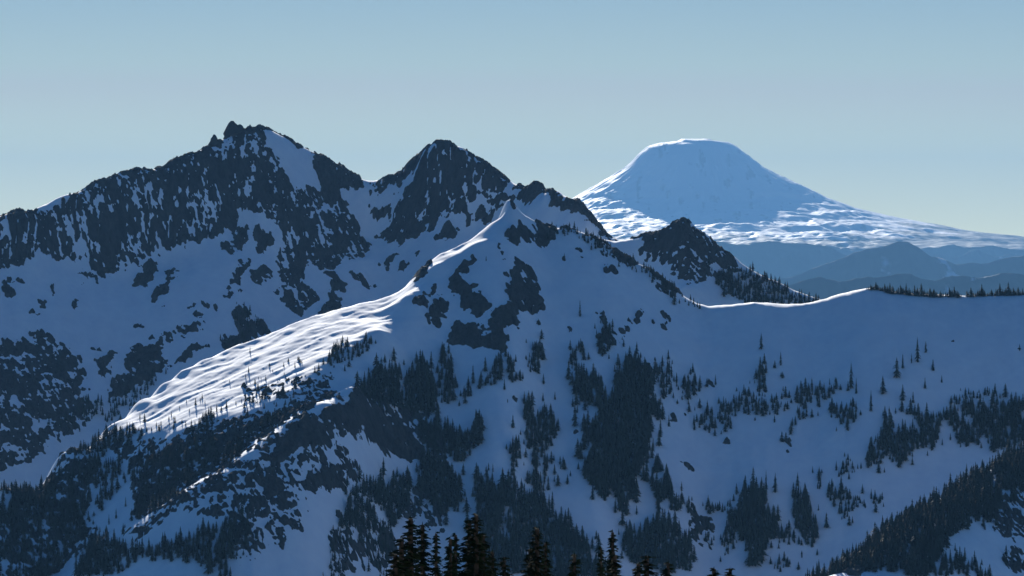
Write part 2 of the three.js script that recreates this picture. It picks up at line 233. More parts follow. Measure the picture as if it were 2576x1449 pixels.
const GROVES = [
  ['S', 8, 5.6, [-15,1139,74,1102,160,1064,194,1064,167,1102,160,1139,104,1154,93,1176,156,1169,160,1232,112,1262,0,1306,-15,1306], "mixed conifers on the low lower-left flank"],
  ['S', 8, 6, [238,1102,275,1076,328,1072,372,1076,342,1113,261,1139,194,1169,179,1146], "below the lower end of the sunlit snowfield"],
  ['S', 8, 6.2, [320,1195,328,1157,372,1124,447,1124,540,1102,558,1124,614,1079,651,1035,718,1027,707,1042,633,1087,595,1143,521,1169,465,1221,409,1262,372,1288,335,1306,342,1250,350,1210], "along the lower sunlit crest"],
  ['S', 9, 6.5, [167,1195,261,1146,309,1139,305,1176,320,1206,290,1236,261,1265,186,1306,74,1306,112,1262,164,1243], "left of the narrow snow gully"],
  ['S', 8, 5.6, [-15,1215,112,1215,238,1274,238,1311,261,1345,208,1382,149,1419,112,1449,-15,1449], "in the bottom left corner"],
  ['S', 11, 5, [223,1371,335,1386,428,1360,502,1334,551,1308,610,1304,633,1334,595,1363,573,1423,581,1449,186,1449], "under the pale snow shelf at lower left"],
  ['S', 12, 4.6, [931,942,994,916,1024,930,1054,912,1072,904,1087,934,1099,990,1106,1012,1069,1035,1091,1083,1121,1139,1113,1154,1069,1109,1039,1027,987,1005,905,975], "at the top of the dark rock wall"],
  ['S', 10, 5, [1106,916,1113,878,1136,908,1147,916,1139,942,1158,975,1188,975,1232,934,1247,893,1262,897,1266,938,1225,975,1206,956,1188,983,1162,1009,1151,953,1128,1005,1099,990], "under the rocky patch in the middle of the slope"],
  ['S', 9, 5, [1277,897,1292,893,1296,923,1340,878,1340,852,1359,852,1374,901,1374,923,1329,942,1281,956], "in the short row right of the rocky patch"],
  ['S', 8, 4.5, [1433,923,1433,893,1460,856,1471,878,1463,893,1448,927], "in a small lone clump on open snow"],
  ['S', 8, 4.5, [1500,878,1508,830,1523,808,1538,819,1549,852,1538,867,1519,897], "in a bent clump under a rock on the snow"],
  ['S', 13, 4.6, [1441,975,1456,930,1478,938,1486,986,1486,938,1500,942,1519,975,1538,1012,1541,975,1553,930,1571,938,1575,886,1590,886,1623,904,1646,942,1649,975,1668,1042,1638,1042,1638,1102,1631,1143,1620,1161,1597,1195,1594,1213,1620,1250,1601,1250,1586,1236,1575,1288,1553,1265,1549,1221,1515,1250,1493,1210,1471,1195,1471,1139,1460,1124,1467,1050,1504,1053,1508,1020,1478,1005], "in the tall dark grove at mid slope"],
  ['S', 12, 4.6, [1631,1169,1657,1154,1675,1176,1694,1224,1694,1254,1649,1254,1642,1213], "in the wedge shaped grove beside open snow"],
  ['S', 10, 4.8, [1318,1027,1318,997,1340,1005,1344,1035,1370,1020,1389,1035,1404,1072,1389,1109,1352,1128,1318,1113,1307,1120,1277,1157,1270,1139,1292,1117,1326,1076], "in the round grove left of the tall grove"],
  ['S', 9, 4, [1337,1139,1344,1131,1355,1154,1359,1232,1344,1232], "in a thin upright strip between snow lanes"],
  ['S', 8, 4, [1370,1146,1378,1143,1380,1206,1366,1210], "in a second thin strip between snow lanes"],
  ['S', 8, 4, [1288,1143,1311,1139,1292,1191,1285,1191], "in a short strip below the round grove"],
  ['S', 8, 4, [1407,1154,1422,1161,1430,1210,1419,1210], "in a ragged strip left of the tall grove foot"],
  ['S', 12, 4.8, [1169,1083,1188,1064,1192,1035,1203,1027,1218,1083,1210,1102,1188,1120,1177,1154,1166,1154,1128,1139,1106,1120,1091,1064,1091,1042,1106,1027,1128,1064,1139,1072,1151,1076], "in the hooked grove right of the rock wall"],
  ['S', 12, 4.8, [1195,1188,1225,1200,1251,1215,1270,1200,1292,1203,1322,1229,1359,1233,1381,1274,1426,1304,1471,1349,1493,1363,1478,1386,1538,1423,1538,1449,1203,1449], "in the broad dark forest at bottom centre"],
  ['S', 12, 4.8, [868,1252,912,1218,957,1203,1039,1177,1069,1140,1128,1170,1158,1192,1158,1274,1128,1274,1106,1289,1069,1229,1039,1237,1017,1274,979,1326,868,1326], "in the dark forest left of bottom centre"],
  ['S', 7, 6, [831,1326,979,1326,994,1363,979,1438,831,1449], "among snow patches near the bottom edge"],
  ['S', 12, 4.8, [1567,1349,1586,1322,1649,1311,1672,1296,1701,1319,1739,1349,1742,1423,1687,1430,1575,1401], "in the rounded forest above the bottom edge"],
  ['S', 8, 4.6, [1696,1259,1740,1248,1841,1252,1856,1244,1863,1304,1841,1326,1826,1274,1796,1282,1711,1274], "in the level row across the lower slope"],
  ['S', 13, 4.6, [1860,1244,1874,1222,1930,1229,1934,1274,1964,1319,1934,1349,1912,1412,1886,1408,1871,1356,1845,1326], "in the block shaped grove of the lower slope"],
  ['S', 11, 4.6, [1994,1229,2031,1229,2042,1274,2057,1326,2053,1356,2020,1349,1994,1296], "in the leaning grove of the lower slope"],
  ['S', 8, 4.6, [1930,1326,1975,1322,2012,1352,2049,1356,2046,1367,1990,1360,1945,1356], "in the strip under the leaning grove"],
  ['S', 9, 4.6, [2057,1188,2090,1196,2098,1263,2083,1263,2064,1233,2053,1215], "in the notched clump above the leaning grove"],
  ['S', 9, 4.6, [2105,1244,2116,1215,2139,1233,2139,1248,2116,1263], "in the small pointed clump beside it"],
  ['S', 7, 4.6, [2154,1244,2168,1237,2213,1241,2228,1259,2176,1270,2146,1278,2124,1311,2101,1278], "in the winding clump near the lower right ridge"],
  ['S', 7, 4.6, [1822,1326,1841,1274,1856,1363,1826,1393,1811,1363], "in the ragged clump left of the block grove"],
  ['S', 7, 5, [1740,1274,1793,1282,1781,1363,1767,1304], "in sparse snags left of the block grove"],
  ['S', 7, 4.6, [1953,1408,1990,1397,1997,1412,1953,1438], "in a low clump at the lower edge"],
  ['R', 11, 5, [2001,1449,2023,1419,2079,1397,2131,1378,2198,1319,2280,1274,2299,1248,2347,1215,2384,1196,2422,1181,2485,1159,2526,1136,2576,1114,2623,1088,2623,1207,2541,1222,2511,1274,2489,1304,2436,1311,2384,1349,2355,1408,2325,1449], "on the near forested ridge at lower right"],
  ['R', 9, 5, [2343,1449,2392,1401,2448,1401,2481,1438,2481,1449], "below the near ridge snow at lower right"],
  ['R', 7, 9, [2489,1274,2526,1237,2576,1222,2576,1334,2541,1326,2503,1334], "scattered on the near ridge snow at lower right"],
  ['R', 7, 9, [2518,1386,2576,1356,2576,1430,2529,1423], "near the bottom right corner"],
  ['S', 8, 5, [1744,1072,1744,1057,1778,1020,1819,1005,1848,997,1886,975,1901,1005,1901,945,1912,904,1927,916,1927,997,1953,1005,1971,953,1979,990,1953,1042,1945,1023,1915,1042,1878,1035,1856,1027,1834,1079,1819,1064,1767,1079], "in the long band across the open slope"],
  ['S', 8, 5, [2005,968,2038,964,2068,968,2101,968,2157,1020,2157,1050,2116,1064,2105,1042,2072,1020,2057,1050,2038,1012,2027,1042,2005,1050,1979,1102,1975,1090,2001,1050], "in the middle of the band across the open slope"],
  ['S', 10, 4.8, [2217,1087,2228,1027,2247,1050,2254,1094,2276,1050,2288,1027,2340,1035,2399,1023,2448,1005,2518,1005,2623,1005,2623,1102,2533,1117,2496,1131,2477,1087,2436,1113,2362,1094,2340,1128,2325,1109,2288,1135,2265,1169,2228,1139,2221,1161,2176,1169,2176,1139,2198,1102], "in the forest by the right edge"],
  ['S', 6, 5, [2373,1009,2436,983,2511,975,2522,997,2474,994,2399,1012], "in the thin row above the right edge forest"],
  ['S', 7, 4.5, [2098,1195,2128,1154,2135,1143,2139,1169,2161,1176,2139,1191], "at the pointed tip of the right edge forest"],
  ['S', 8, 4.5, [1640,916,1692,908,1696,975,1670,997,1655,975], "in the left clump of the open slope"],
  ['S', 7, 4.5, [1711,990,1711,956,1740,942,1767,968,1733,1005], "in the leaf shaped clump of the open slope"],
  ['S', 6, 4.5, [774,938,819,916,834,875,867,860,908,860,923,841,938,852,908,889,837,919,789,942], "on the right rim of the sunlit snowfield"],
  ['S', 6, 5, [476,1087,484,1057,536,1031,543,1061,521,1090], "at the lower rim of the sunlit snowfield"],
  ['S', 6, 9, [540,1027,633,990,718,975,782,942,819,960,744,1005,707,1027,614,1038], "scattered along the shaded rim of the sunlit snowfield"],
  ['S', 5, 9, [261,1050,372,1064,521,1042,543,1050,465,1076,335,1083], "scattered at the foot of the sunlit snowfield"],
  ['S', 5, 15, [335,1064,484,975,633,923,782,889,744,975,521,1042], "dotted over the sunlit snowfield"],
  ['S', 6, 6, [1377,565,1474,576,1548,628,1623,654,1697,706,1690,729,1585,669,1492,617,1399,587], "on the crest between the pyramid top and the saddle"],
  ['S', 7, 4.5, [1625,649,1666,671,1700,693,1707,745,1685,742,1662,708,1629,671], "on the dark rib under the crag"],
  ['S', 6, 4.5, [1714,753,1740,734,1763,768,1759,771,1729,760], "at the lower end of the dark rib"],
  ['K', 8, 4.2, [1804,671,1871,675,1915,689,1953,704,2008,734,2034,749,2064,753,2046,768,1953,764,1878,756,1826,734,1796,697], "on the back ridge under the crag"],
  ['M', 6, 5, [558,867,595,837,588,785,618,770,633,789,629,811,662,804,674,837,614,863,566,878], "above the upper rim of the sunlit snowfield"],
  ['M', 7, 6, [208,990,238,1005,283,1005,335,975,387,953,417,923,372,990,298,1042,223,1061,149,1072,112,1064,167,1050], "left of the sunlit snowfield"],
  ['M', 5, 11, [22,550,164,509,298,445,409,430,380,464,261,494,149,538,37,576], "tiny conifers along the high left skyline"]
];
const SINGLES = [[1915,878,43,1],[1964,919,37,0.9],[2141,977,69,0.8],[2154,990,41,0.9],[2191,1035,56,0.9],[2087,968,20,0.8],[2105,969,22,0.8],[2308,911,65,0.9],[2329,887,32,1],[2271,927,39,0.9],[2256,950,53,1.5],[2293,913,27,0.8],[2347,932,30,1.7],[2221,991,48,1.6],[2271,1007,43,1.3],[2297,1014,31,1.2],[2327,977,30,1.3],[2369,962,20,1.5],[2237,1102,82,0.9],[2208,1124,37,1],[1927,1247,67,0.7],[1872,1250,48,0.8],[2003,1236,30,0.9],[2009,1236,28,0.8],[2565,882,19,1.3],[1683,934,37,1],[1800,969,30,0.8],[1355,897,41,1],[1286,956,63,1],[1247,942,52,1],[1190,964,48,1.2],[1197,1102,74,1.1],[1074,997,93,1],[1054,990,78,1],[1119,916,37,1.6],[1441,1023,28,1],[1452,1038,26,0.8],[1366,1009,24,1.2],[1396,1005,22,1.4],[1229,1183,22,1],[1240,1187,24,1],[1679,938,41,0.9],[1664,975,33,1.2],[1746,994,60,1],[1731,1005,67,1.2],[1579,942,56,1.1],[1329,1027,30,1.2],[1459,796,43,0.9],[1223,656,15,1],[1420,651,17,1],[1355,818,19,1],[1433,835,13,1.2],[519,1057,28,1.3],[623,1050,28,1.3],[923,875,32,1],[849,901,26,1.3],[742,923,17,1],[629,886,17,1],[352,1053,17,1],[742,962,17,1.2],[316,1274,26,0.9],[292,1304,28,0.9],[274,1319,28,0.9]];
const CREST_TREES = [[2191,730,13],[2204,729,17],[2215,730,8],[2226,733,17],[2239,738,23],[2249,740,12],[2266,740,21],[2280,741,25],[2288,742,12],[2301,744,23],[2318,745,28],[2325,746,10],[2340,747,20],[2350,747,18],[2366,748,14],[2389,748,21],[2401,748,23],[2411,749,13],[2443,746,20],[2455,746,10],[2470,745,26],[2478,745,13],[2495,743,15],[2516,742,27],[2537,743,29],[2550,742,17],[2562,742,18],[2573,741,15]];
const SPECKS = [["M",20,700,7,5],["M",52,712,9,6],["M",135,722,4,16],["M",104,762,9,7],["M",92,790,10,6],["M",70,836,8,5],["M",88,842,12,5],["M",60,852,7,5],["M",110,832,6,4],["M",350,818,12,6],["M",482,772,8,5],["M",520,768,12,5],["M",546,778,7,5],["M",500,790,6,4],["M",245,880,5,4],["M",380,850,6,4],["M",410,770,5,4],["M",610,735,6,5],["M",655,705,7,5],["M",700,730,8,6],["M",205,715,5,4],["M",1045,640,5,5],["M",560,845,6,4],["M",610,660,6,8],["S",1258,620,7,8],["S",1270,652,6,5],["S",1225,645,6,8],["S",1420,648,6,8],["S",1456,630,7,5],["S",1462,648,4,7],["S",1538,676,4,7],["S",1520,640,5,4],["S",1433,828,7,8],["S",1355,815,6,10],["S",1570,832,6,5],["S",1300,1000,6,5],["S",1282,1010,8,4],["S",1688,1045,10,7],["S",1720,1042,7,4],["S",1640,918,6,6],["S",1795,970,6,9],["S",1825,1102,7,10],["S",1730,1170,5,5],["S",1983,1118,6,14],["S",2390,858,5,4],["S",2560,875,6,5],["S",1480,960,7,6],["S",1500,930,6,5],["S",1450,1090,9,7],["S",1610,1050,6,5],["S",1240,1000,5,4]];
// ---------------------------------------------------------------- lowland and the viewer's own hillside
{
  const g = new THREE.PlaneGeometry(90000, 88000, 40, 40); g.rotateX(-Math.PI / 2); g.translate(0, 900, -24000);
  put(new THREE.Mesh(g, std(.03, .045, .035, 1)), 'ground', 'dark forested lowland stretching to the horizon between the mountains', 'lowland', 'structure');
}
const hillside = new Terrain(-700, 700, -1500, 260, 10);
hillside.each((x, z) => EYE - 1.7 - .128 * Math.max(-z, -40) - (z < -520 ? (-520 - z) * .55 : 0) + fbm(x / 60, z / 60, 3, 3) * Math.min(3, Math.hypot(x, z) / 40));
put(hillside.mesh(FAR, null, (x, z) => smooth(330, 420, Math.hypot(x, z) + fbm(x / 40, z / 40, 3, 7) * 90) > .5 ? [.035, .045, .036] : [.86, .88, .91]), 'hillside', 'hillside that falls away under the nearest conifers, snowy on top and wooded below', 'hillside', 'structure');

// ---------------------------------------------------------------- the rocky range at the back left (M)
const M = new Terrain(-1000, 620, -5300, -3950, 3);
M.crest([[-900, 660, 4480], [-500, 635, 4550], [-250, 606, 4620], [-100, 575, 4670], [0, 553, 4700], [55, 535, 4720], [105, 530, 4740], [170, 497, 4770], [235, 465, 4795], [300, 438, 4820], [345, 432, 4835], [390, 432, 4850], [435, 411, 4865], [480, 397, 4880], [515, 381, 4900], [545, 364, 4915], [585, 338, 4935], [615, 329, 4940], [640, 325, 4945], [685, 330, 4952], [720, 352, 4960], [780, 384, 4970], [830, 405, 4980], [870, 432, 4990], [905, 462, 5000], [925, 480, 5005], [950, 466, 4995], [990, 446, 4980], [1030, 415, 4960], [1060, 387, 4950], [1085, 372, 4940], [1120, 366, 4935], [1165, 379, 4930], [1200, 401, 4925], [1240, 427, 4915], [1285, 458, 4900], [1310, 470, 4880], [1350, 464, 4850], [1400, 486, 4810], [1435, 505, 4790], [1465, 517, 4770], [1490, 548, 4745], [1510, 572, 4730], [1560, 615, 4690], [1680, 690, 4600], [1900, 800, 4500]], 90, 110);
M.column(-900, 660, 4480, [[760, 50], [1449, 31]]).column(-500, 635, 4550, [[715, 52], [1449, 31]]).column(-250, 606, 4620, [[695, 55], [1000, 32], [1449, 31]])
  .column(0, 553, 4700, [[662, 56], [830, 33], [1449, 32]]).column(150, 506, 4760, [[650, 57], [860, 32], [1449, 32]]).column(270, 450, 4810, [[675, 56], [950, 32], [1449, 32]])
  .column(390, 432, 4850, [[640, 55], [900, 31], [1449, 32]]).column(480, 397, 4880, [[610, 54], [900, 31], [1449, 32]]).column(585, 338, 4935, [[570, 52], [850, 33], [1449, 32]])
  .column(650, 322, 4946, [[450, 47], [560, 55], [700, 42], [900, 33], [1300, 32]]).column(740, 362, 4963, [[470, 40], [640, 52], [760, 40], [900, 33], [1300, 32]])
  .column(820, 402, 4978, [[500, 45], [640, 42], [760, 36], [1000, 32]]).column(880, 445, 4994, [[560, 36], [700, 34], [900, 31]]).column(925, 480, 5005, [[600, 33], [720, 31], [900, 31]])
  .column(980, 452, 4985, [[560, 40], [620, 40], [760, 32], [900, 31]]).column(1060, 387, 4950, [[580, 55], [640, 35], [800, 31]]).column(1120, 366, 4935, [[575, 54], [640, 34], [800, 31]])
  .column(1200, 401, 4925, [[560, 50], [640, 33], [800, 31]]).column(1285, 458, 4900, [[560, 40], [800, 31]]).column(1400, 486, 4810, [[560, 32], [800, 31]]).column(1500, 560, 4738, [[800, 30]]).column(1680, 690, 4600, [[900, 31]]);
M.solve(9);
M.each((x, z, h) => h + ridged(x / 12, z / 60, 2, 28) * 1 + fbm(x / 70, z / 70, 4, 21) * 3.2 + ridged(x / 38, z / 90, 3, 25) * 2.2);
const massif = put(M.mesh(SNOW, (x, z, h) => h > 1380), 'rocky_mountain', 'dark craggy mountain with a pointed horn and a second peak above snow bowls', 'mountain', 'structure');

// ---------------------------------------------------------------- crag ridge behind the saddle (K)
const K = new Terrain(-40, 560, -4640, -4080, 3);
K.crest([[1380, 660, 4470], [1480, 600, 4450], [1560, 608, 4440], [1620, 600, 4425], [1655, 594, 4420], [1685, 573, 4412], [1705, 561, 4408], [1722, 558, 4405], [1742, 566, 4402], [1760, 582, 4400], [1783, 598, 4396], [1805, 623, 4392], [1830, 638, 4388], [1862, 668, 4380], [1900, 690, 4374], [1950, 710, 4366], [2000, 736, 4358], [2050, 756, 4350], [2120, 790, 4340], [2400, 860, 4320]], 90, 110);
for (const [px, py, d] of [[1480, 600, 4450], [1560, 608, 4440], [1655, 594, 4420], [1722, 558, 4405], [1783, 598, 4396], [1862, 668, 4380], [1950, 710, 4366], [2050, 756, 4350], [2120, 790, 4340], [2400, 860, 4320]]) K.column(px, py, d, [[py + 70, 44], [1050, 33]]);
K.solve(8).each((x, z, h) => h + fbm(x / 45, z / 45, 4, 31) * 2.4 + ridged(x / 26, z / 70, 3, 35) * 2);
const crag = put(K.mesh(SNOW, (x, z, h) => h > 1500), 'crag_ridge', 'small dark crag with a wooded ridge running down to the right behind the saddle', 'ridge', 'structure');

// ---------------------------------------------------------------- snow mountain in the middle with the sunlit spur and the long right slope (S)
const S = new Terrain(-560, 720, -4080, -3130, 2.5);
S.crest([[1275, 507, 3900], [1258, 556, 3895], [1240, 566, 3890], [1200, 593, 3875], [1150, 622, 3862], [1100, 646, 3850], [1070, 672, 3840], [1040, 700, 3830], [1005, 735, 3822], [965, 752, 3810], [930, 761, 3802], [900, 767, 3795], [830, 783, 3785], [780, 800, 3776], [740, 815, 3770], [690, 836, 3762], [640, 855, 3755], [560, 886, 3740], [500, 912, 3725], [450, 940, 3708], [400, 976, 3690], [340, 1020, 3660], [270, 1078, 3620], [150, 1150, 3570], [0, 1230, 3500], [-200, 1330, 3430], [-500, 1480, 3330]], 80, 90);
S.crest([[1300, 527, 3902], [1340, 554, 3902], [1370, 571, 3902], [1430, 578, 3900], [1500, 601, 3896], [1550, 635, 3892], [1600, 664, 3888], [1660, 701, 3886], [1710, 744, 3884]], 60, 90);
for (const [px, front, rear] of [[1765, 779, 776], [1830, 775, 771], [1900, 769, 766], [1990, 774, 771], [2050, 768, 765], [2100, 753, 749], [2150, 739, 736], [2185, 731, 731], [2240, 738, 742], [2320, 744, 749], [2400, 748, 754], [2500, 748, 754], [2576, 748, 754], [2700, 745, 751], [2850, 742, 748], [3000, 740, 746]]) {
  const q = at(px, rear, 3916); S.add(at(px, front, 3880), q, [q[0], q[1] - 6, q[2] - 45], [q[0], q[1] - 60, q[2] - 130]);
}
S.every = 34;
S.column(1275, 507, 3900, [[700, 36], [900, 34], [1449, 34]]).column(1200, 593, 3875, [[616, 14], [900, 36], [1449, 34]]).column(1150, 622, 3862, [[643, 14], [900, 36], [1449, 34]]).column(1100, 646, 3850, [[670, 14], [900, 36], [1449, 34]]).column(1040, 700, 3830, [[745, 14], [930, 36], [1449, 35]])
  .column(965, 752, 3810, [[842, 14], [940, 34], [960, 20], [1449, 38]]).column(900, 767, 3795, [[870, 14], [960, 28], [988, 9], [1449, 40]]).column(830, 783, 3785, [[905, 14], [990, 24], [1022, 9], [1449, 40]]).column(740, 815, 3770, [[985, 14], [1030, 22], [1058, 9], [1449, 38]])
  .column(640, 855, 3755, [[1035, 14], [1104, 23], [1137, 9], [1449, 36]]).column(560, 886, 3740, [[1060, 14], [1162, 23], [1198, 9], [1449, 36]]).column(450, 940, 3708, [[1085, 14], [1220, 23], [1258, 9], [1449, 35]]).column(340, 1020, 3660, [[1092, 14], [1298, 24], [1340, 9], [1449, 34]])
  .column(690, 836, 3762, [[1010, 14], [1068, 23], [1097, 9], [1449, 37]]).column(600, 870, 3748, [[1048, 14], [1132, 23]]).column(500, 912, 3725, [[1074, 14], [1190, 23]]).column(395, 979, 3688, [[1089, 14], [1258, 23]]).column(785, 799, 3777, [[945, 14], [1015, 23]]).column(865, 775, 3790, [[888, 14], [980, 26]])
  .column(270, 1078, 3620, [[1100, 14], [1350, 25], [1384, 9], [1500, 32]]).column(150, 1150, 3570, [[1449, 31]]).column(0, 1230, 3500, [[1500, 32]]).column(-200, 1330, 3430, [[1600, 32]])
  .column(1370, 571, 3902, [[1000, 35], [1449, 34]]).column(1500, 601, 3896, [[900, 35], [1200, 33], [1449, 34]]).column(1600, 664, 3888, [[900, 34], [1200, 34], [1449, 33]]).column(1700, 736, 3884, [[900, 32], [1100, 34], [1300, 30], [1449, 34]])
  .column(1765, 781, 3880, [[900, 31], [1449, 33]]).column(1900, 773, 3880, [[900, 31], [1080, 34], [1235, 29], [1449, 37]]).column(2050, 772, 3880, [[900, 31], [1080, 34], [1235, 29], [1449, 37]]).column(2185, 731, 3880, [[900, 32], [1080, 33], [1449, 33]])
  .column(2400, 748, 3880, [[920, 32], [1100, 34], [1449, 32]]).column(2576, 748, 3880, [[920, 33], [1449, 33]]).column(2850, 742, 3880, [[1449, 33]]).column(3000, 740, 3880, [[1449, 33]]);
S.solve(7);
S.each((x, z, h) => {
  const lit = smooth(-3470, -3560, z) * smooth(0, -60, x) , ax = x * .84 - z * .54, nx = x * .54 + z * .84;    // wind-packed drifts run along the spur
  const drift = lit * (ridged(ax / 110 + fbm(ax / 60, nx / 60, 2, 40) * .5, nx / 17 + fbm(ax / 45, nx / 45, 3, 43) * .9, 3, 41) * 1.15 + ridged(ax / 70, nx / 7 + fbm(ax / 30, nx / 30, 2, 45) * .6, 2, 47) * .25 + fbm(ax / 60, nx / 24, 3, 44) * .8 + fbm(x / 9, z / 9, 3, 49) * .45);
  return h + drift + fbm(x / 80, z / 80, 4, 51) * (2.2 - 1.2 * lit) * smooth(-3890, -3820, z) + fbm(x / 22, z / 22, 3, 56) * .8 + ridged(x / 11, z / 70, 2, 58) * .9 * (1 - lit);
});
const backLine = [[-560, -3440], [-380, -3690], [-300, -3765], [-200, -3815], [-100, -3880], [-10, -3960], [720, -3995]];  // unseen back slope coloured dark, to cut light bounced into the bowl behind
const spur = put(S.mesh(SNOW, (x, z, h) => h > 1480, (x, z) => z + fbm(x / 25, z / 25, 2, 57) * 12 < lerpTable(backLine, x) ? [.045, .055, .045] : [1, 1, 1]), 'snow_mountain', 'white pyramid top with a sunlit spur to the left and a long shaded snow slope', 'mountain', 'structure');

// ---------------------------------------------------------------- near wooded ridge in the lower right corner (R)
const N = new Terrain(120, 640, -3620, -2860, 2.5);
N.crest([[1950, 1560, 2930], [2090, 1452, 3010], [2200, 1382, 3080], [2300, 1312, 3150], [2400, 1246, 3230], [2500, 1182, 3320], [2576, 1136, 3390], [2750, 1050, 3500], [2900, 990, 3570]], 48, 25, 60);
N.crest([[1950, 1560, 2930], [2200, 1382, 3080], [2400, 1246, 3230], [2576, 1136, 3390], [2900, 990, 3570]], 150, 70, 190);
for (const [px, py, d] of [[2090, 1452, 3010], [2200, 1382, 3080], [2300, 1312, 3150], [2400, 1246, 3230], [2500, 1182, 3320], [2576, 1136, 3390], [2750, 1050, 3500], [2900, 990, 3570]]) N.column(px, py, d, [[py + 30, 12], [py + 170, 19], [1750, 24]]);
N.solve(7).each((x, z, h) => h + fbm(x / 50, z / 50, 4, 61) * 2 + fbm(x / 14, z / 14, 2, 66) * .6);
const nearRidge = put(N.mesh(SNOW, (x, z, h) => h > 1380), 'wooded_ridge', 'near wooded snow ridge rising into the lower right corner', 'ridge', 'structure');

// ---------------------------------------------------------------- bare rock standing out of the snow, piece by piece
const SHEET = { M: [M, massif], S: [S, spur], K: [K, crag], R: [N, nearRidge] };
const toPlan = (sheet, flat, lift = 0) => { const out = []; for (let i = 0; i < flat.length; i += 2) { let p = sheet.hit(flat[i], flat[i + 1] + lift); const first = !!p && !!sheet.hit(flat[i], flat[i + 1] + lift - 12); for (let k = 1; k < 14 && !p; k++) p = sheet.hit(flat[i], flat[i + 1] + lift + k * 3); if (p) out.push([p[0], p[2] - (first || lift ? 0 : 22)]); } return out; };
function inside(poly, x, z) { let c = false; for (let i = 0, j = poly.length - 1; i < poly.length; j = i++) { const [xi, zi] = poly[i], [xj, zj] = poly[j]; if ((zi > z) !== (zj > z) && x < (xj - xi) * (z - zi) / (zj - zi) + xi) c = !c; } return c; }
function edgeDistance(poly, x, z) { let best = 1e9; for (let i = 0, j = poly.length - 1; i < poly.length; j = i++) { const [ax, az] = poly[j], [bx, bz] = poly[i], ux = bx - ax, uz = bz - az, t = clamp(((x - ax) * ux + (z - az) * uz) / (ux * ux + uz * uz + 1e-9), 0, 1), d = Math.hypot(x - ax - ux * t, z - az - uz * t); if (d < best) best = d; } return best; }
function rockOn(key, share, flat, index) {
  const [sheet, parent] = SHEET[key], poly = toPlan(sheet, flat);
  if (poly.length < 3) return;
  const step = poly.length > 30 ? 1.9 : share > .34 ? 1.6 : 1.4, cap = .85 * clamp(.2 - .75 * Math.log10(share / (1 - share)) * 1.3, -.3, 2.2);
  let x0 = 1e9, x1 = -1e9, z0 = 1e9, z1 = -1e9;
  for (const [x, z] of poly) { x0 = Math.min(x0, x); x1 = Math.max(x1, x); z0 = Math.min(z0, z); z1 = Math.max(z1, z); }
  x0 -= 6; x1 += 6; z0 -= 8; z1 += 6;
  const nx = Math.ceil((x1 - x0) / step) + 1, nz = Math.ceil((z1 - z0) / step) + 1, off = new Float32Array(nx * nz), pos = [], col = [], idx = [], id = new Int32Array(nx * nz).fill(-1);
  for (let j = 0; j < nz; j++) for (let i = 0; i < nx; i++) {
    const x = x0 + i * step, z = z0 + j * step, wx = x + fbm(x / 13, z / 17, 2, 61 + index) * 7, wz = z + fbm(x / 13, z / 17, 2, 66 + index) * 8, e = edgeDistance(poly, wx, wz), sd = inside(poly, wx, wz) ? e : -e;
    const k = share > .34 ? .55 : 1, y = sheet.height(x, z), n = fbm(x / 17, y / 3.6, 3, 130) * 1.25 + fbm((x + z * .3) / 24 / k, z / 34 / k, 3, 70 + index) * 1.8 + fbm((x - z * .35) / 6 / k, z / 12 / k, 3, 170 + index) * 2.2 + fbm(x / 2.8, z / 5, 2, 190) * .8;
    const chute = 1 - 2.4 * Math.abs(noise(x / 15 + fbm(x / 40, z / 40, 2, 143) * .8, z / 130, 140)), ledge = 1 - 2.4 * Math.abs(noise(x / 70 + 9, (y + x * .12) / 13 + fbm(x / 18, z / 18, 2, 146) * .5, 149));
    off[j * nx + i] = (poly.length > 26 ? -2.0 * smooth(.9, .985, chute) - 1.3 * smooth(.92, .99, ledge) : 0) + (sd < 0 ? sd * .45 + Math.min(0, cap) : Math.min(sd * .5, cap)) + n;
  }
  const v = k => {
    if (id[k] < 0) {
      id[k] = pos.length / 3;
      const x = x0 + k % nx * step, z = z0 + Math.floor(k / nx) * step, o = off[k], rough = Math.max(0, Math.min(o, 1.5));
      const y = sheet.height(x, z) + Math.min(o, 1.3) + rough * (ridged(x / 9, z / 20, 3, 90) * 1.8 - .7 + ridged((x + z) / 5, z / 6, 2, 95) * 1.2);
      pos.push(x, y, z);
      const t = .5 + fbm(x / 12, z / 12, 3, 99) * .9, b = .75 + .5 * hash(k, index, 5) / 6.3;
      col.push((.036 + .032 * t) * b, (.036 + .029 * t) * b, (.036 + .024 * t) * b);
    }
    return id[k];
  };
  for (let j = 0; j < nz - 1; j++) for (let i = 0; i < nx - 1; i++) {
    const k = j * nx + i; if (Math.max(off[k], off[k + 1], off[k + nx], off[k + nx + 1]) < -.1) continue;
    const a = v(k), b = v(k + 1), c = v(k + nx), d = v(k + nx + 1);
    if ((i + j) & 1) idx.push(a, c, b, b, c, d); else idx.push(a, c, d, a, d, b);
  }
  if (!idx.length) return;
  const g = new THREE.BufferGeometry(); g.setAttribute('position', new THREE.Float32BufferAttribute(pos, 3)); g.setAttribute('color', new THREE.Float32BufferAttribute(col, 3)); g.setIndex(idx);
  const f = g.toNonIndexed(); f.computeVertexNormals();
  const m = new THREE.Mesh(f, ROCK); m.name = 'rock_outcrop'; m.castShadow = m.receiveShadow = true; parent.add(m);
}
for (const [key, px, py, w, h] of SPECKS) ROCKS.push([key, .12, [px - w, py + h * .3, px - w * .4, py - h, px + w * .5, py - h * .7, px + w, py + h * .2, px + w * .2, py + h, px - w * .6, py + h * .8]]);
ROCKS.forEach(([key, share, flat], i) => rockOn(key, share, flat, i));

